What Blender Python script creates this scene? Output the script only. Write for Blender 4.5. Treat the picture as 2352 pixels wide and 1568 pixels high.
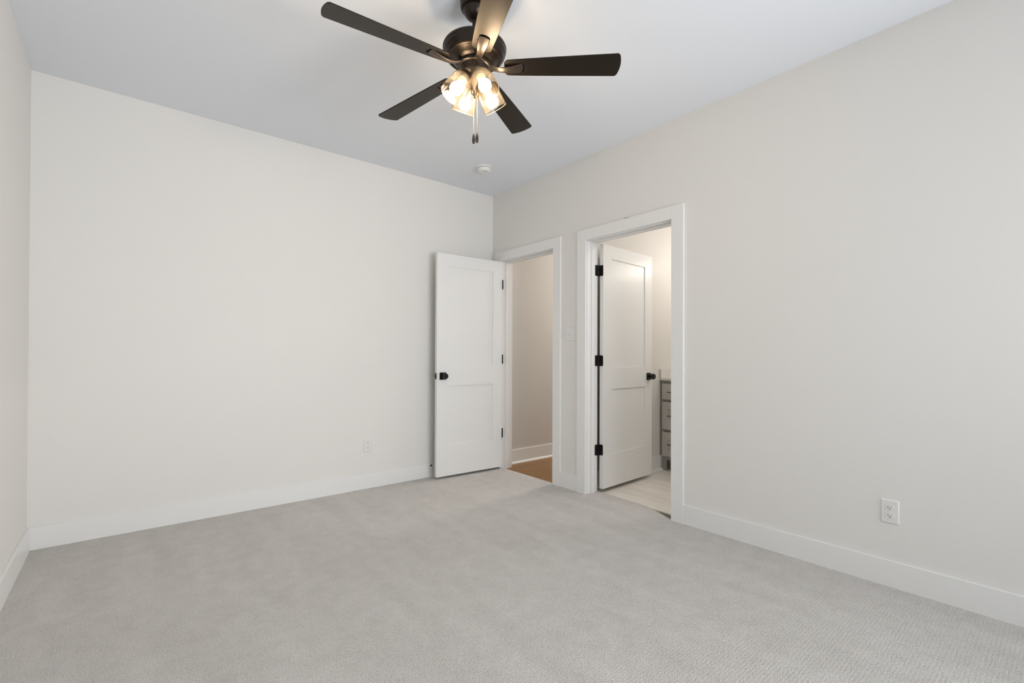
import bpy, bmesh, math, random
from mathutils import Vector, Matrix

for o in list(bpy.data.objects):
    bpy.data.objects.remove(o, do_unlink=True)
S = bpy.context.scene
C = S.collection
PI = math.pi

# ------------------------------------------------------------------ camera
cam_d = bpy.data.cameras.new('camera')
cam = bpy.data.objects.new('camera', cam_d)
C.objects.link(cam)
S.camera = cam
YAW, PITCH, ROLL = 0.8797, 0.0063, 0.0037
F_PX, SHIFT_PX = 1075.4, 25.2
fw = Vector((math.cos(YAW) * math.cos(PITCH), math.sin(YAW) * math.cos(PITCH), math.sin(PITCH)))
rt = Vector((math.sin(YAW), -math.cos(YAW), 0))
up = rt.cross(fw)
rt2 = rt * math.cos(ROLL) + up * math.sin(ROLL)
up2 = -rt * math.sin(ROLL) + up * math.cos(ROLL)
M = Matrix((rt2, up2, -fw)).transposed().to_4x4()
M.translation = Vector((-2.8945, -3.8152, 1.1201))
cam.matrix_world = M
cam_d.sensor_width = 36.0
cam_d.lens = F_PX * 36.0 / 2352.0
cam_d.shift_y = SHIFT_PX / 2352.0
cam_d.clip_start = 0.02

# ------------------------------------------------------------------ world, daylight, exposure
W = bpy.data.worlds.new('sky')
S.world = W
W.use_nodes = True
W.node_tree.nodes['Background'].inputs[0].default_value = (0.75, 0.87, 1.0, 1)
W.node_tree.nodes['Background'].inputs[1].default_value = 1.0
S.view_settings.view_transform = 'Standard'
S.view_settings.look = 'None'
S.view_settings.gamma = 1.0
S.view_settings.use_curve_mapping = False
S.view_settings.exposure = -0.43

H = 2.743          # ceiling height
L = 3.3174         # back wall length
FY = -5.10         # front wall (behind the camera)
TH = 0.125         # wall thickness
BB = 0.1274        # baseboard height
BT = 0.015         # baseboard thickness
WIN = [(-2.10, -1.20), (-1.00, -0.10)]      # two windows in the front wall
WZ = (0.38, 2.12)


def area_light(name, loc, target, sx, sy, power, color, spread=180):
    d = bpy.data.lights.new(name, 'AREA')
    d.shape = 'RECTANGLE'
    d.size, d.size_y = sx, sy
    d.energy = power
    d.color = color
    d.spread = math.radians(spread)
    o = bpy.data.objects.new(name, d)
    C.objects.link(o)
    o.location = loc
    o.rotation_euler = (Vector(target) - Vector(loc)).to_track_quat('-Z', 'Y').to_euler()
    return o


DAY = 21.5
CEIL_FILL = 27.0
for i, (a, b) in enumerate(WIN):
    area_light('window_daylight', ((a + b) / 2, FY - TH - 0.05, 1.25), ((a + b) / 2 - 1.45, 0, 0.75),
               b - a, WZ[1] - WZ[0], DAY, (0.94, 0.975, 1.0), 126)
    # fill lamp added to brighten the ceiling, standing in for ground-reflected daylight
    area_light('ceiling_fill', ((a + b) / 2, FY - TH - 0.25, 0.95), ((a + b) / 2 - 1.9, -2.3, H + 0.3),
               b - a, 0.9, CEIL_FILL, (0.97, 0.98, 1.0), 120)


# ------------------------------------------------------------------ materials
def mat(name, color, rough=0.5, metal=0.0, spec=0.5):
    m = bpy.data.materials.new(name)
    m.use_nodes = True
    b = m.node_tree.nodes['Principled BSDF']
    b.inputs['Base Color'].default_value = (*color, 1)
    b.inputs['Roughness'].default_value = rough
    b.inputs['Metallic'].default_value = metal
    b.inputs['Specular IOR Level'].default_value = spec
    return m


def nodes(m):
    return m.node_tree.nodes, m.node_tree.links, m.node_tree.nodes['Principled BSDF']


def add_bump(m, scale, strength, dist=0.001, detail=3, kind='noise'):
    N, K, b = nodes(m)
    tc = N.new('ShaderNodeTexCoord')
    if kind == 'noise':
        t = N.new('ShaderNodeTexNoise')
        t.inputs['Detail'].default_value = detail
        out = t.outputs['Fac']
    else:
        t = N.new('ShaderNodeTexVoronoi')
        out = t.outputs['Distance']
    t.inputs['Scale'].default_value = scale
    K.new(tc.outputs['Object'], t.inputs['Vector'])
    bp = N.new('ShaderNodeBump')
    bp.inputs['Strength'].default_value = strength
    bp.inputs['Distance'].default_value = dist
    K.new(out, bp.inputs['Height'])
    K.new(bp.outputs['Normal'], b.inputs['Normal'])
    return t


def ramp(N, stops):
    r = N.new('ShaderNodeValToRGB')
    e = r.color_ramp.elements
    e[0].position, e[0].color = stops[0][0], (*stops[0][1], 1)
    e[1].position, e[1].color = stops[-1][0], (*stops[-1][1], 1)
    for p, c in stops[1:-1]:
        x = e.new(p)
        x.color = (*c, 1)
    return r


M_WALL = mat('wall_paint', (0.832, 0.819, 0.793), 0.60, spec=0.3)
add_bump(M_WALL, 260, 0.12, 0.0008)
M_CEIL = mat('ceiling_paint', (0.84, 0.868, 0.916), 0.75, spec=0.25)
add_bump(M_CEIL, 200, 0.12, 0.0008)
M_TRIM = mat('trim_enamel', (0.87, 0.87, 0.86), 0.33, spec=0.45)
M_DOOR = mat('door_enamel', (0.88, 0.88, 0.87), 0.30, spec=0.45)
M_PLATE = mat('white_plastic', (0.82, 0.82, 0.81), 0.32)
M_BLACK = mat('matte_black_metal', (0.018, 0.018, 0.017), 0.38, 0.6)
M_SLOT = mat('slot_recess', (0.03, 0.028, 0.025), 0.8)
M_SLOT2 = mat('blade_slot_recess', (0.16, 0.155, 0.145), 0.8)
M_BRONZE = mat('dark_bronze', (0.030, 0.022, 0.016), 0.32, 0.7)
M_BRONZE2 = mat('brushed_bronze', (0.080, 0.064, 0.053), 0.34, 0.85)
M_CHAIN = mat('chain_brass', (0.55, 0.42, 0.27), 0.35, 0.8)
M_COUNTER = mat('white_quartz', (0.74, 0.72, 0.68), 0.25)
M_CAB = mat('grey_cabinet_paint', (0.33, 0.315, 0.295), 0.45)
M_NICKEL = mat('pewter_pull', (0.22, 0.21, 0.20), 0.35, 0.9)


def blade_material():
    m = mat('espresso_blade', (0.04, 0.03, 0.022), 0.38, spec=0.36)
    N, K, b = nodes(m)
    tc = N.new('ShaderNodeTexCoord')
    mp = N.new('ShaderNodeMapping')
    mp.inputs['Scale'].default_value = (3, 60, 60)
    n = N.new('ShaderNodeTexNoise')
    n.inputs['Scale'].default_value = 4
    n.inputs['Detail'].default_value = 5
    r = ramp(N, [(0.3, (0.004, 0.003, 0.002)), (0.7, (0.008, 0.006, 0.004))])
    K.new(tc.outputs['Object'], mp.inputs[0])
    K.new(mp.outputs[0], n.inputs['Vector'])
    K.new(n.outputs['Fac'], r.inputs[0])
    K.new(r.outputs[0], b.inputs['Base Color'])
    b.inputs['Specular Tint'].default_value = (1.0, 0.84, 0.66, 1)
    return m


M_BLADE = blade_material()


def carpet_material():
    m = mat('grey_loop_carpet', (0.4, 0.38, 0.36), 0.95, spec=0.1)
    N, K, b = nodes(m)
    tc = N.new('ShaderNodeTexCoord')
    # tuft speckle
    v = N.new('ShaderNodeTexVoronoi')
    v.inputs['Scale'].default_value = 210
    K.new(tc.outputs['Object'], v.inputs['Vector'])
    n1 = N.new('ShaderNodeTexNoise')
    n1.inputs['Scale'].default_value = 300
    n1.inputs['Detail'].default_value = 4
    K.new(tc.outputs['Object'], n1.inputs['Vector'])
    # rows running along X
    w = N.new('ShaderNodeTexWave')
    w.bands_direction = 'Y'
    w.inputs['Scale'].default_value = 25
    w.inputs['Distortion'].default_value = 3.0
    w.inputs['Detail'].default_value = 2
    w.inputs['Detail Scale'].default_value = 6
    K.new(tc.outputs['Object'], w.inputs['Vector'])
    # brushed patches: nap leaning one way or the other
    mp = N.new('ShaderNodeMapping')
    mp.inputs['Scale'].default_value = (2.4, 0.55, 1)
    mp.inputs['Rotation'].default_value = (0, 0, 0.18)
    K.new(tc.outputs['Object'], mp.inputs[0])
    n2 = N.new('ShaderNodeTexNoise')
    n2.inputs['Scale'].default_value = 2.6
    n2.inputs['Detail'].default_value = 3
    n2.inputs['Distortion'].default_value = 0.6
    K.new(mp.outputs[0], n2.inputs['Vector'])
    n3 = N.new('ShaderNodeTexNoise')
    n3.inputs['Scale'].default_value = 11
    n3.inputs['Detail'].default_value = 4
    K.new(tc.outputs['Object'], n3.inputs['Vector'])

    def math_(op, a, bb):
        x = N.new('ShaderNodeMath')
        x.operation = op
        for i, q in enumerate((a, bb)):
            if isinstance(q, (int, float)):
                x.inputs[i].default_value = q
            else:
                K.new(q, x.inputs[i])
        return x.outputs[0]
    s = math_('MULTIPLY', n1.outputs['Fac'], 0.55)
    s = math_('ADD', s, math_('MULTIPLY', v.outputs['Distance'], -0.10))
    s = math_('ADD', s, math_('MULTIPLY', w.outputs['Fac'], 0.03))
    s = math_('ADD', s, math_('MULTIPLY', n2.outputs['Fac'], 0.10))
    s = math_('ADD', s, math_('MULTIPLY', n3.outputs['Fac'], 0.09))
    r = ramp(N, [(0.18, (0.41, 0.390, 0.368)), (0.37, (0.68, 0.655, 0.628)), (0.56, (0.89, 0.865, 0.838))])
    K.new(s, r.inputs[0])
    K.new(r.outputs[0], b.inputs['Base Color'])
    bp = N.new('ShaderNodeBump')
    bp.inputs['Strength'].default_value = 0.7
    bp.inputs['Distance'].default_value = 0.004
    hgt = math_('ADD', math_('MULTIPLY', v.outputs['Distance'], -1.0), math_('MULTIPLY', n1.outputs['Fac'], 0.8))
    hgt = math_('ADD', hgt, math_('MULTIPLY', w.outputs['Fac'], 0.25))
    K.new(hgt, bp.inputs['Height'])
    K.new(bp.outputs['Normal'], b.inputs['Normal'])
    return m


M_CARPET = carpet_material()


def plank_material(name, c1, c2, c3, width, length, rot, rough):
    m = mat(name, c1, rough)
    N, K, b = nodes(m)
    tc = N.new('ShaderNodeTexCoord')
    mp = N.new('ShaderNodeMapping')
    mp.inputs['Rotation'].default_value = (0, 0, rot)
    K.new(tc.outputs['Object'], mp.inputs[0])
    br = N.new('ShaderNodeTexBrick')
    br.inputs['Color1'].default_value = (*c1, 1)
    br.inputs['Color2'].default_value = (*c2, 1)
    br.inputs['Mortar'].default_value = (*[x * 0.72 for x in c2], 1)
    br.inputs['Scale'].default_value = 1
    br.inputs['Brick Width'].default_value = length
    br.inputs['Row Height'].default_value = width
    br.inputs['Mortar Size'].default_value = 0.0012
    K.new(mp.outputs[0], br.inputs['Vector'])
    mp2 = N.new('ShaderNodeMapping')
    mp2.inputs['Scale'].default_value = (2.0, 26, 1)
    K.new(mp.outputs[0], mp2.inputs[0])
    n = N.new('ShaderNodeTexNoise')
    n.inputs['Scale'].default_value = 1.6
    n.inputs['Detail'].default_value = 6
    n.inputs['Distortion'].default_value = 0.5
    K.new(mp2.outputs[0], n.inputs['Vector'])
    r = ramp(N, [(0.35, (0.88, 0.875, 0.87)), (0.65, (1.04, 1.04, 1.03))])
    K.new(n.outputs['Fac'], r.inputs[0])
    mx = N.new('ShaderNodeMixRGB')
    mx.blend_type = 'MULTIPLY'
    mx.inputs[0].default_value = 1
    K.new(br.outputs['Color'], mx.inputs[1])
    K.new(r.outputs[0], mx.inputs[2])
    K.new(mx.outputs[0], b.inputs['Base Color'])
    return m


M_WOOD = plank_material('oak_floor', (0.30, 0.155, 0.052), (0.25, 0.125, 0.040), None, 0.127, 1.1, 0.0, 0.45)
M_TILE = plank_material('plank_tile', (0.86, 0.82, 0.76), (0.80, 0.76, 0.70), None, 0.15, 0.9, PI / 2, 0.4)


def shade_glass():
    m = bpy.data.materials.new('seeded_shade_glass')
    m.use_nodes = True
    N, K = m.node_tree.nodes, m.node_tree.links
    N.clear()
    out = N.new('ShaderNodeOutputMaterial')
    tr = N.new('ShaderNodeBsdfTransparent')
    fc = N.new('ShaderNodeLayerWeight')
    fc.inputs[0].default_value = 0.5
    cr = ramp(N, [(0.0, (1.0, 0.96, 0.90)), (0.6, (0.94, 0.87, 0.77)), (1.0, (0.50, 0.39, 0.27))])
    K.new(fc.outputs['Facing'], cr.inputs[0])
    K.new(cr.outputs[0], tr.inputs[0])
    tl = N.new('ShaderNodeBsdfTranslucent')
    tl.inputs[0].default_value = (0.95, 0.84, 0.68, 1)
    gl = N.new('ShaderNodeBsdfGlossy')
    gl.inputs['Roughness'].default_value = 0.12
    lw = N.new('ShaderNodeLayerWeight')
    lw.inputs[0].default_value = 0.35
    m1 = N.new('ShaderNodeMixShader')
    m1.inputs[0].default_value = 0.014
    K.new(tr.outputs[0], m1.inputs[1])
    K.new(tl.outputs[0], m1.inputs[2])
    m2 = N.new('ShaderNodeMixShader')
    sc = N.new('ShaderNodeMath')
    sc.operation = 'MULTIPLY'
    sc.inputs[1].default_value = 0.16
    K.new(lw.outputs['Fresnel'], sc.inputs[0])
    K.new(sc.outputs[0], m2.inputs[0])
    K.new(m1.outputs[0], m2.inputs[1])
    K.new(gl.outputs[0], m2.inputs[2])
    K.new(m2.outputs[0], out.inputs[0])
    return m


def pane_glass():
    m = bpy.data.materials.new('window_glass')
    m.use_nodes = True
    N, K = m.node_tree.nodes, m.node_tree.links
    N.clear()
    out = N.new('ShaderNodeOutputMaterial')
    tr = N.new('ShaderNodeBsdfTransparent')
    gl = N.new('ShaderNodeBsdfGlossy')
    gl.inputs['Roughness'].default_value = 0.0
    mx = N.new('ShaderNodeMixShader')
    mx.inputs[0].default_value = 0.06
    K.new(tr.outputs[0], mx.inputs[1])
    K.new(gl.outputs[0], mx.inputs[2])
    K.new(mx.outputs[0], out.inputs[0])
    return m


def emitter(name, color, strength):
    m = bpy.data.materials.new(name)
    m.use_nodes = True
    N, K = m.node_tree.nodes, m.node_tree.links
    N.clear()
    out = N.new('ShaderNodeOutputMaterial')
    e = N.new('ShaderNodeEmission')
    e.inputs[0].default_value = (*color, 1)
    e.inputs[1].default_value = strength
    K.new(e.outputs[0], out.inputs[0])
    return m


M_SHADE = shade_glass()
M_PANE = pane_glass()
M_BULB = emitter('fan_bulb_glow', (1.0, 0.86, 0.68), 130.0)
M_BATHBULB = emitter('vanity_bulb_glow', (1.0, 0.93, 0.84), 34.0)
M_HALLFILL = emitter('hall_fill_glow', (1.0, 0.94, 0.87), 190.0)


# ------------------------------------------------------------------ mesh helpers
class MB:
    def __init__(self):
        self.bm = bmesh.new()

    def box(self, x0, x1, y0, y1, z0, z1):
        r = bmesh.ops.create_cube(self.bm, size=1)['verts']
        bmesh.ops.scale(self.bm, vec=(abs(x1 - x0), abs(y1 - y0), abs(z1 - z0)), verts=r)
        bmesh.ops.translate(self.bm, vec=((x0 + x1) / 2, (y0 + y1) / 2, (z0 + z1) / 2), verts=r)
        return self

    def lathe(self, prof, n=48, mtx=None, cap=True):
        rings = []
        for r, z in prof:
            if r < 1e-6:
                rings.append([self.bm.verts.new((0, 0, z))])
            else:
                rings.append([self.bm.verts.new((r * math.cos(2 * PI * i / n), r * math.sin(2 * PI * i / n), z)) for i in range(n)])
        for a, b in zip(rings, rings[1:]):
            for i in range(n):
                j = (i + 1) % n
                if len(a) == 1 and len(b) == 1:
                    continue
                if len(a) == 1:
                    self.bm.faces.new((a[0], b[j], b[i]))
                elif len(b) == 1:
                    self.bm.faces.new((a[i], a[j], b[0]))
                else:
                    self.bm.faces.new((a[i], a[j], b[j], b[i]))
        if cap:
            for r in (rings[0], rings[-1]):
                if len(r) > 1:
                    self.bm.faces.new(r)
        if mtx is not None:
            vs = [v for r in rings for v in r]
            bmesh.ops.transform(self.bm, matrix=mtx, verts=vs)
        return self

    def cyl(self, a, b, r, n=24, r2=None):
        a, b = Vector(a), Vector(b)
        d = b - a
        m = Matrix.Translation(a) @ d.to_track_quat('Z', 'Y').to_matrix().to_4x4()
        return self.lathe([(r, 0), (r if r2 is None else r2, d.length)], n, m)

    def tube(self, pts, r, n=8):
        pts = [Vector(p) for p in pts]
        rings = []
        for i, p in enumerate(pts):
            t = (pts[min(i + 1, len(pts) - 1)] - pts[max(i - 1, 0)]).normalized()
            q = t.to_track_quat('Z', 'Y')
            rr = r[i] if isinstance(r, (list, tuple)) else r
            rings.append([self.bm.verts.new(p + q @ Vector((rr * math.cos(2 * PI * k / n), rr * math.sin(2 * PI * k / n), 0))) for k in range(n)])
        for a, b in zip(rings, rings[1:]):
            for i in range(n):
                j = (i + 1) % n
                self.bm.faces.new((a[i], a[j], b[j], b[i]))
        self.bm.faces.new(rings[0])
        self.bm.faces.new(rings[-1])
        return self

    def sheet(self, pts, faces, off):
        """planar faces at pts, thickened by the vector off"""
        off = Vector(off)
        A = [self.bm.verts.new(p) for p in pts]
        B = [self.bm.verts.new(Vector(p) + off) for p in pts]
        cnt = {}
        for f in faces:
            self.bm.faces.new([A[i] for i in f])
            self.bm.faces.new([B[i] for i in reversed(f)])
            for i in range(len(f)):
                e = (f[i], f[(i + 1) % len(f)])
                k = tuple(sorted(e))
                cnt.setdefault(k, []).append(e)
        for k, es in cnt.items():
            if len(es) == 1:
                a, b = es[0]
                self.bm.faces.new((A[b], A[a], B[a], B[b]))
        return self

    def build(self, name, m, parent=None, loc=None, bevel=0.0, smooth=False, seg=2):
        bmesh.ops.recalc_face_normals(self.bm, faces=self.bm.faces)
        me = bpy.data.meshes.new(name)
        self.bm.to_mesh(me)
        self.bm.free()
        me.materials.append(m)
        o = bpy.data.objects.new(name, me)
        C.objects.link(o)
        if loc is not None:
            o.location = loc
        if parent is not None:
            o.parent = parent
        if bevel:
            md = o.modifiers.new('edge', 'BEVEL')
            md.width = bevel
            md.segments = seg
            md.limit_method = 'ANGLE'
            md.angle_limit = math.radians(40)
        if smooth:
            for p in me.polygons:
                p.use_smooth = True
            if hasattr(me, 'set_sharp_from_angle'):
                me.set_sharp_from_angle(angle=math.radians(38))
        return o


def struct(o, label=None):
    o['kind'] = 'structure'
    if label:
        o['label'] = label
    return o


def tag(o, label, cat, group=None):
    o['label'] = label
    o['category'] = cat
    if group:
        o['group'] = group
    return o


def empty(name, loc, rotz=0.0, parent=None):
    o = bpy.data.objects.new(name, None)
    o.empty_display_size = 0.05
    C.objects.link(o)
    o.location = loc
    o.rotation_euler = (0, 0, rotz)
    if parent:
        o.parent = parent
    return o


# ------------------------------------------------------------------ room shell
J1 = (-0.887, -0.160)      # clear opening of the hall doorway on the right wall (jamb faces)
J2 = (-2.036, -1.274)      # clear opening of the bathroom doorway
DH = 2.052                 # head jamb height
JT = 0.018                 # jamb board thickness

b = MB()
R1 = (J1[0] - JT, J1[1] + JT)
R2 = (J2[0] - JT, J2[1] + JT)
b.box(0, TH, R1[1], 0, 0, H)
b.box(0, TH, R2[1], R1[0], 0, H)
b.box(0, TH, FY, R2[0], 0, H)
b.box(0, TH, R1[0], R1[1], DH + JT, H)
b.box(0, TH, R2[0], R2[1], DH + JT, H)
struct(b.build('wall_right', M_WALL), 'right wall with the two doorways')

struct(MB().box(-L - TH, 2.6, 0, TH, 0, H).build('wall_back', M_WALL), 'back wall behind the open white door')
struct(MB().box(-L - TH, -L, FY - TH, 0, 0, H).build('wall_left', M_WALL), 'left wall at the edge of the picture')
b = MB()
xs = [-L, WIN[0][0], WIN[0][1], WIN[1][0], WIN[1][1], TH]
b.box(xs[0], xs[1], FY - TH, FY, 0, H)
b.box(xs[2], xs[3], FY - TH, FY, 0, H)
b.box(xs[4], xs[5], FY - TH, FY, 0, H)
for a, c in WIN:
    b.box(a, c, FY - TH, FY, 0, WZ[0])
    b.box(a, c, FY - TH, FY, WZ[1], H)
struct(b.build('wall_front', M_WALL), 'wall with the windows behind the camera')
struct(MB().box(-L - TH, TH, FY - TH, TH, H, H + 0.1).build('ceiling', M_CEIL), 'cool white flat ceiling')

# carpet: runs into both doorways; its edge in the bathroom doorway curves back
pts = [(-L, 0), (-L, FY), (0, FY), (0, J2[0]), (0.014, -2.008), (0.032, -1.965), (0.052, -1.920),
       (0.073, -1.870), (0.092, -1.820), (0.110, -1.755), (0.122, -1.680), (0.127, -1.560), (0.127, J2[1]), (0, J2[1]),
       (0, J1[0]), (0.006, J1[0] + 0.01), (0.016, J1[0] + 0.05), (0.018, J1[1]), (0, J1[1]), (0, 0)]
bm_ = MB()
bm_.sheet([(x, y, 0.0) for x, y in pts], [tuple(range(len(pts)))], (0, 0, -0.012))
bmesh.ops.triangulate(bm_.bm, faces=[f for f in bm_.bm.faces if len(f.verts) > 4])
struct(bm_.build('floor', M_CARPET), 'light grey loop pile carpet')
struct(MB().box(0.0, 2.6, -1.03, 0, -0.06, -0.0125).build('floor_hall', M_WOOD), 'brown wood floor in the hall')
struct(MB().box(-L - TH, 1.9, FY - TH, 0, -0.14, -0.061).build('floor_slab', mat('subfloor', (0.30, 0.27, 0.23), 0.9)), 'subfloor')
struct(MB().box(0.128, 1.9, -3.6, -1.15, -0.06, -0.0125).build('floor_bath', M_TILE), 'pale wood look tile floor in the bathroom')
struct(MB().box(0.0, 0.128, J2[0] - JT, J2[1] + JT, -0.06, -0.022).build('floor_threshold', mat('shaded_tack_strip', (0.13, 0.115, 0.10), 0.9)), 'bare strip under the carpet edge, gap shadow put into its colour')  # tack strip; its dark colour also paints the shadow below the carpet edge

# hall and bathroom shells
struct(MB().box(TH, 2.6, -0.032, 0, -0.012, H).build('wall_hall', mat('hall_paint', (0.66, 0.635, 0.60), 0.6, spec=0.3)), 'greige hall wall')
struct(MB().box(TH, 2.6, -1.15, -1.03, -0.012, H).build('wall_bath', mat('bath_paint', (0.78, 0.755, 0.72), 0.45, spec=0.4)), 'bathroom side wall')
M_BATH = bpy.data.materials['bath_paint']
struct(MB().box(1.78, 1.9, -3.6, -1.15, -0.012, H).build('wall_bath_far', M_BATH))
struct(MB().box(TH, 1.9, -3.72, -3.6, -0.012, H).build('wall_bath_end', M_BATH))
struct(MB().box(2.6, 2.7, -1.15, TH, -0.012, H).build('wall_hall_end', bpy.data.materials['hall_paint']))
struct(MB().box(TH, 2.7, -3.72, TH, H, H + 0.1).build('ceiling_hall', M_CEIL))

# baseboards
CW = 0.090
C1R = -0.893 - CW           # outer edge of casing 1 (right side)
C2L = -1.268 + CW
C2R = -2.042 - CW
Z0 = -0.005
struct(MB().box(-L, 0, -BT, 0, Z0, BB).build('baseboard_back', M_TRIM, bevel=0.002))
struct(MB().box(-L, -L + BT, FY, -BT, Z0, BB).build('baseboard_left', M_TRIM, bevel=0.002))
b = MB()
b.box(-BT, 0, FY, C2R, Z0, BB)
b.box(-BT, 0, C2L, C1R, Z0, BB)
b.box(-BT, 0, -0.064, -BT, Z0, BB)
struct(b.build('baseboard_right', M_TRIM, bevel=0.002))
struct(MB().box(-L + BT, -BT, FY, FY + BT, Z0, BB).build('baseboard_front', M_TRIM, bevel=0.002))
b = MB()
b.box(TH, 2.6, -0.047, -0.032, -0.012, 0.131)
hall_base = struct(b.build('baseboard_hall', M_TRIM, bevel=0.002))


def quarter_round(x0, x1, y, r=0.019, z=-0.0125):
    n = 6
    prof = [(0, 0)] + [(-r * math.cos(PI / 2 * i / n), r * math.sin(PI / 2 * i / n)) for i in range(n + 1)]
    b = MB()
    A = [b.bm.verts.new((x0, y + p, z + q)) for p, q in prof]
    B = [b.bm.verts.new((x1, y + p, z + q)) for p, q in prof]
    k = len(prof)
    b.bm.faces.new(A)
    b.bm.faces.new(list(reversed(B)))
    for i in range(k):
        j = (i + 1) % k
        b.bm.faces.new((A[j], A[i], B[i], B[j]))
    return b


struct(quarter_round(TH, 2.6, -0.047).build('trim_3', M_TRIM), 'white quarter round along the hall floor')
struct(MB().box(TH, 1.262, -1.165, -1.15, -0.012, 0.131).build('baseboard_bath', M_TRIM, bevel=0.002))
struct(quarter_round(TH, 1.255, -1.165).build('trim_4', M_TRIM), 'white quarter round beside the vanity')


# door frames: casing boards, jambs, stops
def door_frame(name, J, CR, CL, label, stop_x):
    y0, y1 = J
    r = struct(empty(name, (0, (y0 + y1) / 2, 0)), label)
    oy = (y0 + y1) / 2
    ct = 0.018
    ht = 2.147
    zi = DH + 0.006
    b = MB()
    b.box(-ct, 0, CR - oy, y0 - 0.006 - oy, Z0, ht)
    b.build('side_casing', M_TRIM, r, bevel=0.0015)
    b = MB()
    b.box(-ct, 0, y1 + 0.006 - oy, CL - oy, Z0, ht)
    b.build('side_casing', M_TRIM, r, bevel=0.0015)
    b = MB()
    b.box(-ct, 0, y0 - 0.006 - oy, y1 + 0.006 - oy, zi, ht)
    b.build('head_casing', M_TRIM, r, bevel=0.0015)
    # casing on the far side of the wall
    b = MB()
    b.box(TH, TH + ct, CR - oy, y0 - 0.006 - oy, -0.012, ht)
    b.build('side_casing', M_TRIM, r, bevel=0.0015)
    b = MB()
    b.box(TH, TH + ct, y1 + 0.012 - oy, min(CL, y1 + 0.012 + CW) - oy, -0.012, ht)
    b.build('side_casing', M_TRIM, r, bevel=0.0015)
    b = MB()
    b.box(TH, TH + ct, y0 - 0.006 - oy, y1 + 0.012 - oy, zi, ht)
    b.build('head_casing', M_TRIM, r, bevel=0.0015)
    b = MB()
    b.box(0, TH, y0 - JT - oy, y0 - oy, -0.012, DH)
    b.box(0, TH, y1 - oy, y1 + JT - oy, -0.012, DH)
    b.box(0, TH, y0 - JT - oy, y1 + JT - oy, DH, DH + JT)
    b.build('jamb', M_TRIM, r, bevel=0.001)
    s0, s1 = stop_x
    st = 0.011
    b = MB()
    b.box(s0, s1, y0 - oy, y0 + st - oy, -0.012, DH)
    b.box(s0, s1, y1 - st - oy, y1 - oy, -0.012, DH)
    b.box(s0, s1, y0 + st - oy, y1 - st - oy, DH - st, DH)
    b.build('door_stop_strip', M_TRIM, r, bevel=0.002)
    return r


f1 = door_frame('trim_1', J1, C1R, -0.064, 'white flat casing around the hall doorway', (0.040, 0.078))
f2 = door_frame('trim_2', J2, C2R, C2L, 'white flat casing around the bathroom doorway', (0.046, 0.084))
b = MB()
b.tube([(-0.019, -0.035, 2.1455), (-0.0192, -0.020, 2.1475), (-0.0188, 0.0, 2.149), (-0.0192, 0.006, 2.151)],
       [0.0004, 0.0012, 0.0016, 0.0005], 6)
o = b.build('caulk_crack', M_SLOT, f2)
o['label'] = 'small dark crack in the caulk'
# short strike plate on the right jamb is out of sight; latch side left plain


# ------------------------------------------------------------------ doors
def door_slab(name, hinge, ang, width, thick, face_dir, label, zb=0.021, zt=2.046):
    """local frame: +X runs from hinge edge to free edge, faces at y=0 (visible) and y=-thick*face_dir"""
    r = struct(empty(name, (hinge[0], hinge[1], 0), ang), label)
    f = face_dir
    T = thick * f
    rec = 0.0075 * f
    b = MB()
    st = 0.108 if width < 0.73 else 0.119
    rails = [(zb, 0.297), (0.840, 1.020), (1.934, zt)]
    lo, hi = sorted((0, -T))
    b.box(0, st, lo, hi, zb, zt)
    b.box(width - st, width, lo, hi, zb, zt)
    for z0, z1 in rails:
        b.box(st, width - st, lo, hi, z0, z1)
    b.build('door_slab', M_DOOR, r)
    for z0, z1 in ((0.297, 0.840), (1.020, 1.934)):
        b = MB()
        lo2, hi2 = sorted((-rec, -T + rec))
        b.box(st, width - st, lo2, hi2, z0, z1)
        b.build('panel', M_DOOR, r)
    return r


def knob_set(parent, x, z, f, both, thick):
    """square rosette and round knob; f = direction of the visible face"""
    for s, y0 in (((f, 0.0),) + (((-f, -thick * f),) if both else ())):
        ro = MB()
        lo, hi = sorted((0, 0.008 * s))
        ro.box(-0.033, 0.033, lo, hi, -0.033, 0.033)
        ro = ro.build('rosette', M_BLACK, parent, loc=(x, y0, z), bevel=0.002)
        k = MB()
        mt = Matrix.Rotation(-PI / 2 * s, 4, 'X')
        k.lathe([(0.012, 0.006), (0.012, 0.024), (0.0135, 0.026), (0.0245, 0.034), (0.0262, 0.040), (0.0262, 0.056), (0.0235, 0.062),
                 (0.020, 0.0625), (0.019, 0.0615), (0.005, 0.0615), (0.004, 0.0625), (0.0, 0.0625)], 40, mt)
        k.build('knob', M_BLACK, ro, smooth=True)


def hinges(parent, pts, build):
    for z in pts:
        build(parent, z)


# door 1: opened into the bedroom, lying along the back wall
W1 = 0.719
P1 = (-0.014, J1[1] - 0.016)
a1 = math.atan2(0.033, -0.715)
d1 = door_slab('door_1', P1, a1, W1, 0.035, 1, 'white two panel door swung open against the back wall')
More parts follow.
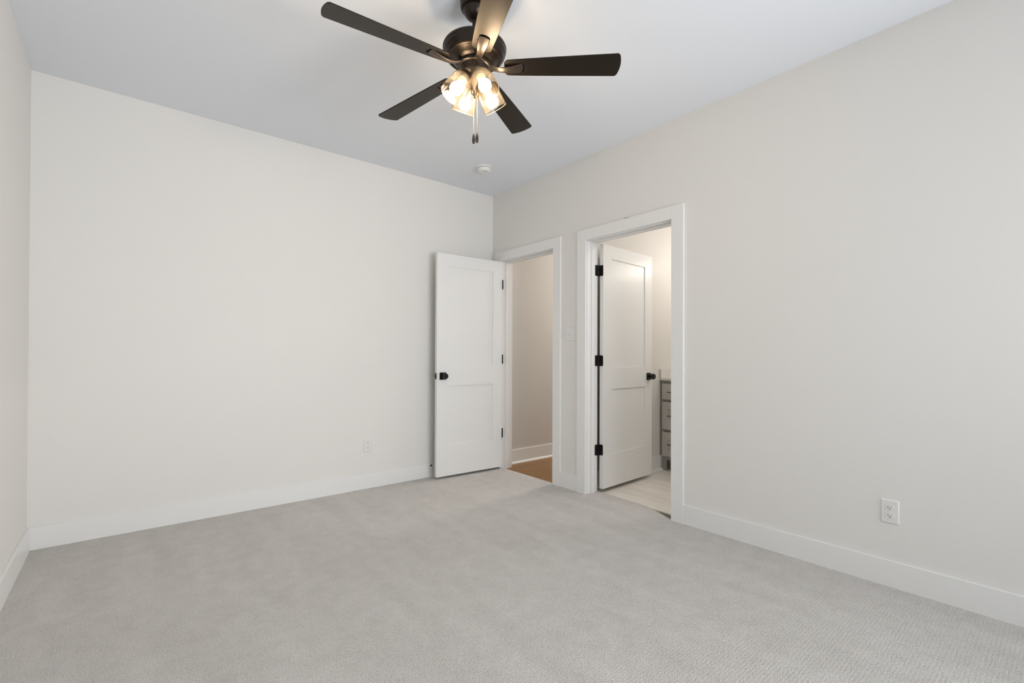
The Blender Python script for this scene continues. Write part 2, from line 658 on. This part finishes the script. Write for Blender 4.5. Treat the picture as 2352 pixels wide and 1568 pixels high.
# local +X points to -x world; local +Y = rotated -> faces -y world
knob_set(d1, W1 - 0.060, 0.931, 1, True, 0.035)
b = MB()
b.box(0, 0.0022, -0.030, -0.005, -0.028, 0.028)
lp = b.build('latch_plate', M_BLACK, d1, loc=(W1 - 0.0005, 0, 0.931), bevel=0.001)
b = MB()
b.box(0, 0.011, -0.023, -0.012, -0.006, 0.006)
b.build('latch_bolt', M_BLACK, lp, bevel=0.002)
for z in (1.822, 1.083, 0.354):
    b = MB()
    b.cyl((-0.0065, 0.004, -0.041), (-0.0065, 0.004, 0.041), 0.0048, 16)
    b.cyl((-0.0065, 0.004, 0.041), (-0.0065, 0.004, 0.045), 0.0055, 16)
    b.cyl((-0.0065, 0.004, -0.045), (-0.0065, 0.004, -0.041), 0.0055, 16)
    b.box(-0.0022, 0.0, -0.030, 0.004, -0.044, 0.044)
    b.build('hinge', M_BLACK, d1, loc=(0, 0, z), smooth=True)

# door 2: opened into the bathroom; visible face looks towards -y
W2 = 0.757
P2 = (0.149, -1.317)
a2 = math.radians(3.2)
d2 = door_slab('door_2', P2, a2, W2, 0.035, -1, 'white two panel door swung open into the bathroom')
knob_set(d2, W2 - 0.060, 0.931, -1, True, 0.035)
for z in (1.826, 1.079, 0.341):
    g = empty('hinge_set', (0, 0, z), 0, d2)
    bpy.data.objects.remove(g)
    # leaf on the door edge (rounded corners) + knuckle + leaf on the jamb
    def leaf(cx, cy, w, axis, zc):
        r = 0.012
        hh = 0.0445
        pts2 = []
        prof = [(-hh, 0), (-hh, w - r)] + [(-hh + r - r * math.cos(t), w - r + r * math.sin(t)) for t in [PI / 2 * i / 5 for i in range(1, 6)]] \
            + [(hh - r + r * math.sin(t), w - r + r * math.cos(t)) for t in [PI / 2 * i / 5 for i in range(0, 6)]] + [(hh, 0)]
        return prof
    prof = leaf(0, 0, 0.034, 0, 0)
    b = MB()
    b.sheet([(-0.0018, 0.034 - q, p) for p, q in prof], [tuple(range(len(prof)))], (0.0018, 0, 0))
    hg = b.build('hinge', M_BLACK, d2, loc=(0, 0, z))
    b = MB()
    b.cyl((-0.010, 0.040, -0.0445), (-0.010, 0.040, 0.0445), 0.006, 16)
    b.box(-0.010, 0.0, 0.034, 0.038, -0.0445, 0.0445)
    b.build('knuckle', M_BLACK, hg, smooth=True)
    # jamb leaf belongs to the frame
    b = MB()
    oy = (J2[0] + J2[1]) / 2
    prof = leaf(0, 0, 0.036, 0, 0)
    b.sheet([(TH + 0.004 - q, J2[1] - oy - 0.0018, z + p) for p, q in prof], [tuple(range(len(prof)))], (0, 0.0018, 0))
    b.build('hinge_leaf', M_BLACK, f2)

# spring stop on the baseboard behind the hall door
ds = empty('door_stop', (-0.742, -BT, 0.118))
tag(ds, 'small door stop with black tip on the back baseboard beside the open door', 'door stop')
b = MB()
b.cyl((0, 0, 0), (0, -0.004, 0), 0.011, 24)
b.build('base', M_TRIM, ds, smooth=True)
b = MB()
b.cyl((0, -0.003, 0), (0, -0.047, 0), 0.0045, 16)
b.build('rod', M_TRIM, ds, smooth=True)
b = MB()
b.lathe([(0.0, 0.044), (0.007, 0.044), (0.0085, 0.047), (0.0085, 0.055), (0.006, 0.060), (0, 0.061)], 24, Matrix.Rotation(PI / 2, 4, 'X'))
b.build('rubber_tip', mat('black_rubber', (0.012, 0.012, 0.011), 0.8), ds, smooth=True)


# ------------------------------------------------------------------ outlets and switch
def rounded_plate(b, w, h, t, bev):
    """plate in local XZ, protruding to -Y; chamfered rim"""
    A = [(-w / 2, 0, -h / 2), (w / 2, 0, -h / 2), (w / 2, 0, h / 2), (-w / 2, 0, h / 2)]
    B = [(-w / 2 + bev, -t, -h / 2 + bev), (w / 2 - bev, -t, -h / 2 + bev), (w / 2 - bev, -t, h / 2 - bev), (-w / 2 + bev, -t, h / 2 - bev)]
    a = [b.bm.verts.new(p) for p in A]
    c = [b.bm.verts.new(p) for p in B]
    b.bm.faces.new(a)
    b.bm.faces.new(list(reversed(c)))
    for i in range(4):
        j = (i + 1) % 4
        b.bm.faces.new((a[j], a[i], c[i], c[j]))


def outlet(loc, rotz, label):
    r = empty('electrical_outlet', loc, rotz)
    tag(r, label, 'electrical outlet', 'duplex outlets low on the walls')
    b = MB()
    rounded_plate(b, 0.0735, 0.1175, 0.0062, 0.005)
    b.build('cover_plate', M_PLATE, r, bevel=0.0008)
    for dz in (0.0195, -0.0195):
        # receptacle face: circle with flattened top and bottom
        n = 40
        out = []
        for i in range(n):
            t = 2 * PI * i / n
            x, z = 0.0172 * math.cos(t), 0.0172 * math.sin(t)
            z = max(-0.0142, min(0.0142, z))
            out.append((x, 0, z))
        b = MB()
        b.sheet(out, [tuple(range(n))], (0, -0.0016, 0))
        f = b.build('receptacle', M_PLATE, r, loc=(0, -0.0062, dz), bevel=0.0005)
        for (sx, w, h) in ((-0.0063, 0.0022, 0.0085), (0.0063, 0.0020, 0.0066)):
            b = MB()
            b.box(-w / 2, w / 2, -0.0006, 0.0002, -h / 2, h / 2)
            b.build('slot', M_SLOT2, f, loc=(sx, -0.0016, 0.0035))
        b = MB()
        pr = [(0.0026 * math.cos(t), 0, max(-0.0014, 0.0028 * math.sin(t))) for t in [2 * PI * i / 20 for i in range(20)]]
        b.sheet(pr, [tuple(range(20))], (0, -0.0006, 0))
        b.build('ground_hole', M_SLOT, f, loc=(0, -0.0014, -0.0075))
    b = MB()
    b.lathe([(0.0, 0.0), (0.0028, 0.0), (0.0026, 0.0012), (0, 0.0016)], 20, Matrix.Rotation(PI / 2, 4, 'X'))
    b.build('screw', M_PLATE, r, loc=(0, -0.0062, 0), smooth=True)
    return r


outlet((0, -3.2265, 0.3635), -PI / 2, 'larger white duplex outlet on the right wall near the front')
outlet((-1.314, 0, 0.3615), 0, 'small white duplex outlet on the back wall left of the open door')

sw = empty('light_switch', (0, -1.0875, 1.303), -PI / 2)
tag(sw, 'white two toggle light switch between the two doorways', 'light switch')
b = MB()
rounded_plate(b, 0.116, 0.1165, 0.0060, 0.005)
b.build('cover_plate', M_PLATE, sw, bevel=0.0008)
for sx, up_ in ((-0.023, 1), (0.023, -1)):
    b = MB()
    b.box(-0.0052, 0.0052, -0.0008, 0.0004, -0.0122, 0.0122)
    b.build('toggle_opening', M_PLATE, sw, loc=(sx, -0.0060, 0), bevel=0.0003)
    b = MB()
    b.box(-0.0042, 0.0042, -0.0145, 0, -0.0052, 0.0052)
    t = b.build('toggle', M_PLATE, sw, loc=(sx, -0.0060, 0.001 * up_), bevel=0.0012)
    t.rotation_euler = (-0.5 * up_, 0, 0)
    for sz in (0.030, -0.030):
        b = MB()
        b.lathe([(0.0, 0.0), (0.0028, 0.0), (0.0026, 0.0010), (0, 0.0014)], 16, Matrix.Rotation(PI / 2, 4, 'X'))
        b.build('screw', M_PLATE, sw, loc=(sx, -0.0060, sz), smooth=True)

# ------------------------------------------------------------------ smoke detector
sd = empty('smoke_detector', (-0.512, -0.548, H))
tag(sd, 'round white smoke detector on the ceiling near the corner', 'smoke detector')
MB().lathe([(0, 0), (0.070, 0), (0.070, -0.007), (0.066, -0.011), (0.058, -0.012), (0, -0.012)], 48, cap=False).build('mounting_base', M_PLATE, sd, smooth=True)
MB().lathe([(0.052, -0.011), (0.052, -0.016)], 48).build('vent_gap', M_SLOT, sd, smooth=True)
MB().lathe([(0, -0.015), (0.059, -0.015), (0.060, -0.020), (0.056, -0.034), (0.049, -0.0405), (0.026, -0.0425), (0.024, -0.0415), (0, -0.0415)], 48, cap=False).build('cover', M_PLATE, sd, smooth=True)
for i in range(12):
    t = 2 * PI * i / 12
    b = MB()
    b.cyl((0.0545 * math.cos(t), 0.0545 * math.sin(t), -0.010), (0.0545 * math.cos(t), 0.0545 * math.sin(t), -0.017), 0.0035, 8)
    b.build('vent_post', M_PLATE, sd)
MB().lathe([(0, -0.041), (0.007, -0.041), (0.0065, -0.0440), (0, -0.0445)], 20, cap=False).build('test_button', M_PLATE, sd, loc=(-0.012, -0.034, 0.0015), smooth=True)

# ------------------------------------------------------------------ ceiling fan
FC = Vector((-1.668, -2.056, 0))
fan = empty('ceiling_fan', (FC.x, FC.y, H))
tag(fan, 'dark bronze ceiling fan with five dark blades and four lit glass shades', 'ceiling fan')


def fz(z):
    return z - H


MB().lathe([(0, 0), (0.066, 0), (0.067, -0.006), (0.066, fz(2.712)), (0.063, fz(2.704)), (0.0535, fz(2.700)), (0.0515, fz(2.693)),
            (0.047, fz(2.679)), (0.037, fz(2.666)), (0.025, fz(2.657)), (0.014, fz(2.654)), (0, fz(2.654))], 56, cap=False).build('canopy', M_BRONZE, fan, smooth=True)
MB().cyl((0, 0, fz(2.665)), (0, 0, fz(2.54)), 0.0115, 24).build('downrod', M_BRONZE, fan, smooth=True)
MB().lathe([(0.0, fz(2.575)), (0.020, fz(2.575)), (0.022, fz(2.570)), (0.024, fz(2.555)), (0.055, fz(2.552)), (0.100, fz(2.547)), (0.128, fz(2.540)), (0.141, fz(2.531)),
            (0.1455, fz(2.522)), (0.1455, fz(2.516)), (0.1430, fz(2.512)), (0.1435, fz(2.508)), (0.140, fz(2.496)), (0.131, fz(2.485)), (0.1305, fz(2.482)),
            (0.126, fz(2.478)), (0.118, fz(2.4735)), (0.1145, fz(2.4735)), (0.1135, fz(2.4760)), (0.1115, fz(2.4755)), (0.094, fz(2.463)), (0.076, fz(2.450)), (0.0, fz(2.450))],
           72, cap=False).build('motor_housing', M_BRONZE, fan, smooth=True)
# rotor the blade irons bolt to
MB().lathe([(0, fz(2.452)), (0.074, fz(2.452)), (0.078, fz(2.447)), (0.078, fz(2.436)), (0.072, fz(2.432)), (0, fz(2.432))], 56, cap=False).build('rotor', M_BRONZE, fan, smooth=True)
MB().lathe([(0, fz(2.433)), (0.0655, fz(2.433)), (0.0670, fz(2.430)), (0.0655, fz(2.427)), (0.0655, fz(2.410)), (0.062, fz(2.402)), (0.050, fz(2.394)),
            (0.046, fz(2.388)), (0.044, fz(2.372)), (0.036, fz(2.362)), (0.022, fz(2.352)), (0.017, fz(2.340)), (0.017, fz(2.318)), (0.012, fz(2.310)),
            (0.008, fz(2.304)), (0.006, fz(2.298)), (0, fz(2.296))], 56, cap=False).build('switch_housing', M_BRONZE, fan, smooth=True)
for k in range(3):
    t = math.radians(234 + 120 * k)
    b = MB()
    b.cyl((0.063 * math.cos(t), 0.063 * math.sin(t), fz(2.419)), (0.068 * math.cos(t), 0.068 * math.sin(t), fz(2.419)), 0.003, 12)
    b.build('housing_screw', M_BRONZE2, fan)

# blades
BZ = 2.431
PHI = math.radians(173.7)
DROOP = [-0.006, 0.022, -0.012, 0.0, 0.0]
R_TIP = 0.662


def blade_half(r):
    if r < 0.150:
        return 0.028 + (r - 0.137) / 0.013 * 0.015
    t = (r - 0.150) / (R_TIP - 0.150)
    return 0.043 + 0.021 * (t ** 0.8)


def make_blade_mesh():
    st = [0.137, 0.150, 0.170, 0.190]
    slot = [0, 0, 0, 0.0]
    sl0, sl1, sh = 0.192, 0.236, 0.0245
    for i in range(0, 7):       # slot body and rounded end
        if i == 0:
            st.append(sl0); slot.append(0.0235)
        else:
            t = PI / 2 * i / 6
            st.append(sl1 - 0.020 + 0.020 * math.sin(t)); slot.append(sh * math.cos(t) if i < 6 else 0.0)
    for r in (0.27, 0.33, 0.40, 0.47, 0.54, 0.60, 0.640):
        st.append(r); slot.append(0.0)
    # tip: arc with small rounded corners
    tip = [(0.640, blade_half(0.640))]
    pts, faces = [], []
    rows = []
    for r, s in zip(st, slot):
        w = blade_half(r)
        idx = []
        for y in (-w, -s, s, w):
            idx.append(len(pts))
            pts.append((r, y, 0))
        rows.append(idx)
    for a, c in zip(rows, rows[1:]):
        faces.append((a[0], c[0], c[1], a[1]))
        faces.append((a[2], c[2], c[3], a[3]))
    # weld centre line where the slot is closed
    remap = {}
    for idx, s in zip(rows, slot):
        if s == 0.0:
            remap[idx[2]] = idx[1]
    faces = [tuple(remap.get(i, i) for i in f) for f in faces]
    # slot start: bridge nothing before (closed edge between 0.190 row centre and slot row corners)
    # tip cap polygon
    last = rows[-1]
    w = blade_half(0.640)
    cap = [last[3], remap.get(last[2], last[2]), last[0]]
    arc = []
    n = 14
    for i in range(n + 1):
        y = -w - 0.0005 + (2 * w + 0.001) * i / n
        bow = 0.012 * (1 - (y / w) ** 2)
        x = R_TIP - 0.012 + bow
        k = abs(y) / w
        if i in (0, n):
            x -= 0.006
            y *= 0.998
        arc.append((x, y, 0))
    ids = []
    for p in arc:
        ids.append(len(pts)); pts.append(p)
    faces.append(tuple([last[0]] + ids + [last[3], remap.get(last[2], last[2])]))
    # drop unused verts
    used = sorted({i for f in faces for i in f})
    m = {u: i for i, u in enumerate(used)}
    return [pts[u] for u in used], [tuple(m[i] for i in f) for f in faces]


bp, bf = make_blade_mesh()
# slot row start: the triangle wings between r=0.190 and 0.192 stay closed by the quads themselves
for k in range(5):
    a = PHI - k * 2 * PI / 5
    hub = empty('blade', (0, 0, 0), 0, fan)
    bpy.data.objects.remove(hub)
    b = MB()
    b.sheet([(x, y, 0.0) for x, y, z in bp], bf, (0, 0, 0.0055))
    bl = b.build('blade', M_BLADE, fan, bevel=0.0012)
    tilt = math.atan2(DROOP[k], 0.655)
    mt = Matrix.Translation((0, 0, fz(BZ))) @ Matrix.Rotation(a, 4, 'Z') @ Matrix.Rotation(tilt, 4, 'Y') @ Matrix.Rotation(-0.1845, 4, 'X')
    bl.matrix_local = mt
    b = MB()
    b.sheet([(0.150, -0.020, 0), (0.244, -0.030, 0), (0.252, -0.022, 0), (0.252, 0.022, 0), (0.244, 0.030, 0), (0.150, 0.020, 0)],
            [(0, 1, 2, 3, 4, 5)], (0, 0, 0.003))
    b.build('slot_backing', M_BLACK, bl, loc=(0, 0, 0.0056))  # black sheet added above the slot so the opening reads as shadow
    # blade iron: tongue from the rotor to the slot, flaring and sweeping
    b = MB()
    rows = []
    for (x, w, z, yo, cup) in ((0.062, 0.017, 0.006, 0, 0.0), (0.080, 0.016, 0.002, 0, 0.0), (0.100, 0.0145, -0.006, 0, 0.001), (0.122, 0.0145, -0.011, 0, 0.002),
                               (0.148, 0.0165, -0.0115, 0, 0.003), (0.172, 0.0195, -0.009, 0, 0.003), (0.196, 0.0220, -0.0050, 0, 0.002), (0.217, 0.0235, 0.0000, 0, 0.0)):
        idx = []
        for t in (-1, -0.6, 0, 0.6, 1):
            idx.append((x + (0.006 * (1 - t * t) if x > 0.21 else 0), yo + w * t, z - cup * (1 - t * t)))
        rows.append(idx)
    P = [p for r_ in rows for p in r_]
    Fc = [(i * 5 + j, (i + 1) * 5 + j, (i + 1) * 5 + j + 1, i * 5 + j + 1) for i in range(len(rows) - 1) for j in range(4)]
    b.sheet(P, Fc, (0, 0, 0.004))
    ir = b.build('blade_iron', M_BRONZE2, bl, bevel=0.001, smooth=True)

# light kit: four sockets with glass cylinder shades and bulbs
for az in (264.0, 174.0, 354.0, 84.0):
    t = math.radians(az)
    d = Vector((math.cos(t), math.sin(t), 0))
    base = d * 0.052 + Vector((0, 0, fz(2.374)))
    axis = (d * math.sin(math.radians(33)) + Vector((0, 0, -math.cos(math.radians(33))))).normalized()
    q = axis.to_track_quat('Z', 'Y').to_matrix().to_4x4()
    mt = Matrix.Translation(base) @ q
    so = MB()
    so.lathe([(0, -0.022), (0.012, -0.020), (0.014, -0.004), (0.024, -0.001), (0.025, 0.004), (0.0215, 0.006), (0.0205, 0.010), (0, 0.010)], 32, cap=False)
    so = so.build('lamp_socket', M_BRONZE2, fan, smooth=True)
    so.matrix_local = mt
    sl = MB()
    pr = [(0, 0.010), (0.0190, 0.010)]
    for i in range(6):
        pr += [(0.0196, 0.012 + i * 0.006), (0.0180, 0.015 + i * 0.006)]
    pr += [(0.0185, 0.050), (0, 0.050)]
    sl.lathe(pr, 32, cap=False)
    sl.build('socket_sleeve', mat('warm_lit_socket', (0.62, 0.55, 0.45), 0.5) if 'warm_lit_socket' not in bpy.data.materials else bpy.data.materials['warm_lit_socket'], so, smooth=True)  # pale socket; the beige of the bulb light is put into its colour
    sh = MB()
    n_o = [(0.022, 0.004), (0.034, 0.005), (0.043, 0.009), (0.048, 0.016), (0.050, 0.026), (0.0555, 0.112)]
    n_i = [(0.0535, 0.112), (0.048, 0.027), (0.046, 0.017), (0.041, 0.011), (0.033, 0.007), (0.022, 0.006)]
    sh.lathe(n_o + n_i, 56, cap=False)
    sh = sh.build('lamp_shade', M_SHADE, fan, smooth=True)
    sh.matrix_local = mt
    rm = MB()
    rg = []
    for i in range(9):
        t2 = 2 * PI * i / 8
        rg.append((0.0546 + 0.0010 * math.cos(t2), 0.1125 + 0.0010 * math.sin(t2)))
    rm.lathe(rg, 56, cap=False)
    rm.build('shade_rim', mat('amber_rim_glass', (0.34, 0.25, 0.16), 0.3) if 'amber_rim_glass' not in bpy.data.materials else bpy.data.materials['amber_rim_glass'], sh, smooth=True)
    bu = MB()
    bu.lathe([(0.0, 0.050), (0.0150, 0.0505), (0.0205, 0.056), (0.0262, 0.064), (0.0290, 0.075), (0.0275, 0.086), (0.0215, 0.096), (0.0115, 0.1025), (0, 0.104)], 32, cap=False)
    bu = bu.build('light_bulb', M_BULB, sh, smooth=True)

# pull chains
cd = Vector((math.cos(math.radians(232)), math.sin(math.radians(232)), 0))
rr = Vector((0.771, -0.637, 0))
for off, zt, zb_ in ((-0.003, 2.40, 2.130), (0.0125, 2.40, 2.134)):
    p = rr * off
    ch = MB()
    ch.cyl((p.x, p.y, fz(2.31 if off < 0 else 2.36)), (p.x, p.y, fz(zb_)), 0.0009, 6)
    z = zb_
    while z < 2.30:
        m_ = Matrix.Translation((p.x, p.y, fz(z)))
        bmesh.ops.create_icosphere(ch.bm, subdivisions=1, radius=0.0017, matrix=m_)
        z += 0.0050
    ch = ch.build('pull_chain', M_CHAIN, fan)
    fo = MB()
    fo.lathe([(0, 0.006), (0.0030, 0.004), (0.0042, 0.0), (0.0062, -0.012), (0.0070, -0.024), (0.0066, -0.034), (0.0045, -0.041), (0, -0.043)], 20,
             Matrix.Translation((p.x, p.y, fz(zb_))), cap=False)
    fo.build('pull_fob', M_BRONZE2, ch, smooth=True)

# ------------------------------------------------------------------ bathroom vanity
VX = 1.240
va = empty('vanity_cabinet', (VX, -1.158, -0.0125))
tag(va, 'grey bathroom vanity cabinet with stacked drawers seen through the right doorway', 'vanity cabinet')
z_ = 0.0125
V_LEN = 1.22
b = MB()
b.box(0.02, 0.53, -V_LEN, 0, 0.10 + z_, 0.877 + z_)
b.build('carcass', M_CAB, va)
# face frame: stiles, rails
b = MB()
b.box(0, 0.02, -0.028, 0, 0.0, 0.877 + z_)
b.build('stile', M_CAB, va, bevel=0.0015)
b = MB()
b.box(0, 0.02, -0.43, -0.40, 0.10, 0.877 + z_)
b.build('stile', M_CAB, va, bevel=0.0015)
b = MB()
b.box(0, 0.02, -V_LEN, -V_LEN + 0.03, 0.0, 0.877 + z_)
b.build('stile', M_CAB, va, bevel=0.0015)
for z0, z1, y0, y1 in ((0.848, 0.877, -0.40, -0.028), (0.672, 0.690, -0.40, -0.028), (0.376, 0.394, -0.40, -0.028), (0.095, 0.130, -0.40, -0.028),
                       (0.095, 0.130, -V_LEN + 0.03, -0.43), (0.848, 0.877, -V_LEN + 0.03, -0.43)):
    b = MB()
    b.box(0.001, 0.02, y0, y1, z0 + z_, z1 + z_)
    b.build('rail', M_CAB, va, bevel=0.001)
# bracket foot and recessed toe board
b = MB()
b.box(0, 0.02, -0.060, -0.028, 0.0, 0.10 + z_)
b.box(0.02, 0.06, -0.028, 0.0, 0.0, 0.10 + z_)
b.build('bracket_foot', M_CAB, va, bevel=0.0015)
b = MB()
b.box(0.075, 0.09, -V_LEN, 0, 0.0, 0.10 + z_)
b.build('toe_board', M_CAB, va)
M_DRAWER = mat('drawer_front_paint', (0.54, 0.515, 0.48), 0.42)
for z0, z1, hz in ((0.692, 0.846, 0.766), (0.396, 0.668, 0.532), (0.132, 0.372, 0.252)):
    b = MB()
    y0, y1 = -0.385, -0.020
    fr = 0.072
    b.box(-0.010, 0.0, y0, y1, z0 + z_, z1 + z_)
    if z1 - z0 < 0.2:
        b.box(-0.018, -0.010, y0, y1, z0 + z_, z1 + z_)
    else:
        b.box(-0.018, -0.010, y0, y0 + fr, z0 + z_, z1 + z_)
        b.box(-0.018, -0.010, y1 - fr, y1, z0 + z_, z1 + z_)
        b.box(-0.018, -0.010, y0 + fr, y1 - fr, z0 + z_, z0 + fr + z_)
        b.box(-0.018, -0.010, y0 + fr, y1 - fr, z1 - fr + z_, z1 + z_)
    dr = b.build('drawer', M_DRAWER, va, bevel=0.0012)
    b = MB()
    yc = -0.158
    b.cyl((-0.046, yc - 0.064, hz + z_), (-0.046, yc + 0.064, hz + z_), 0.0055, 12)
    b.cyl((-0.018, yc - 0.048, hz + z_), (-0.046, yc - 0.048, hz + z_), 0.0045, 12)
    b.cyl((-0.018, yc + 0.048, hz + z_), (-0.046, yc + 0.048, hz + z_), 0.0045, 12)
    b.build('drawer_pull', M_NICKEL, dr, smooth=True)
for y0, y1 in ((-0.80, -0.445), (-1.175, -0.815)):
    b = MB()
    b.box(-0.018, 0.0, y0, y1, 0.132 + z_, 0.846 + z_)
    b.build('cabinet_door', M_DRAWER, va, bevel=0.0015)

ct = empty('vanity_countertop', (VX - 0.02, -1.151, 0.877))
tag(ct, 'white quartz countertop with side splash on the grey vanity', 'countertop')
MB().box(0, 0.559, -V_LEN - 0.02, 0, 0, 0.022).build('counter_slab', M_COUNTER, ct, bevel=0.002)
MB().box(0.0, 0.559, -0.020, 0, 0.022, 0.110).build('side_splash', M_COUNTER, ct, bevel=0.0015)
MB().box(0.539, 0.559, -V_LEN - 0.02, -0.020, 0.022, 0.110).build('back_splash', M_COUNTER, ct, bevel=0.0015)

# vanity light (source of the bathroom glow, above the counter and out of sight)
vl = empty('vanity_light', (1.78, -1.78, 2.08))
tag(vl, 'three globe light bar over the bathroom vanity', 'wall light')
MB().box(-0.025, 0, -0.30, 0.30, -0.05, 0.05).build('backplate', M_NICKEL, vl, bevel=0.004)
for dy in (-0.22, 0, 0.22):
    MB().cyl((-0.02, dy, 0), (-0.085, dy, 0), 0.012, 16).build('lamp_arm', M_NICKEL, vl, smooth=True)
    b = MB()
    bmesh.ops.create_uvsphere(b.bm, u_segments=24, v_segments=16, radius=0.055, matrix=Matrix.Translation((-0.12, dy, 0.0)))
    b.build('light_globe', M_BATHBULB, vl, smooth=True)

bc = empty('bathroom_fill_light', (0.95, -2.45, H))  # extra lamp added out of view to lift the bathroom floor and walls
tag(bc, 'unseen ceiling light added to brighten the bathroom', 'ceiling light')
MB().lathe([(0, 0), (0.15, 0), (0.15, -0.02), (0, -0.02)], 40, cap=False).build('base', M_BRONZE, bc, smooth=True)
MB().lathe([(0.14, -0.02), (0.13, -0.05), (0.09, -0.075), (0, -0.085)], 40, cap=False).build('diffuser', emitter('bath_fill_glow', (1.0, 0.94, 0.87), 60.0), bc, smooth=True)

# unseen ceiling lamp added to brighten the hall
hl = empty('hall_fill_light', (2.25, -0.60, H))
tag(hl, 'unseen ceiling light added to brighten the hall', 'ceiling light')
MB().lathe([(0, 0), (0.15, 0), (0.15, -0.02), (0, -0.02)], 40, cap=False).build('base', M_BRONZE, hl, smooth=True)
MB().lathe([(0.14, -0.02), (0.13, -0.05), (0.09, -0.075), (0, -0.085)], 40, cap=False).build('diffuser', M_HALLFILL, hl, smooth=True)

# ------------------------------------------------------------------ windows behind the camera
for i, (a, c) in enumerate(WIN):
    r = struct(empty('window_%d' % (i + 1), ((a + c) / 2, FY, WZ[0])), 'white framed window in the wall behind the camera')
    w = (c - a) / 2
    hgt = WZ[1] - WZ[0]
    b = MB()
    for x0, x1, z0, z1 in ((-w, -w + 0.04, 0, hgt), (w - 0.04, w, 0, hgt), (-w, w, 0, 0.04), (-w, w, hgt - 0.04, hgt), (-w, w, hgt / 2 - 0.02, hgt / 2 + 0.02)):
        b.box(x0, x1, -0.09, -0.04, z0, z1)
    b.build('window_frame', M_TRIM, r)
    b = MB()
    for x0, x1, z0, z1 in ((-w - CW, -w, -0.02, hgt + CW), (w, w + CW, -0.02, hgt + CW), (-w, w, hgt, hgt + CW)):
        b.box(x0, x1, 0, 0.018, z0, z1)
    b.build('window_casing', M_TRIM, r)
    MB().box(-w - CW - 0.02, w + CW + 0.02, -0.04, 0.045, -0.045, -0.0205).build('window_sill', M_TRIM, r)
    MB().box(-w + 0.03, w - 0.03, -0.067, -0.063, 0.03, hgt - 0.03).build('window_pane', M_PANE, r)
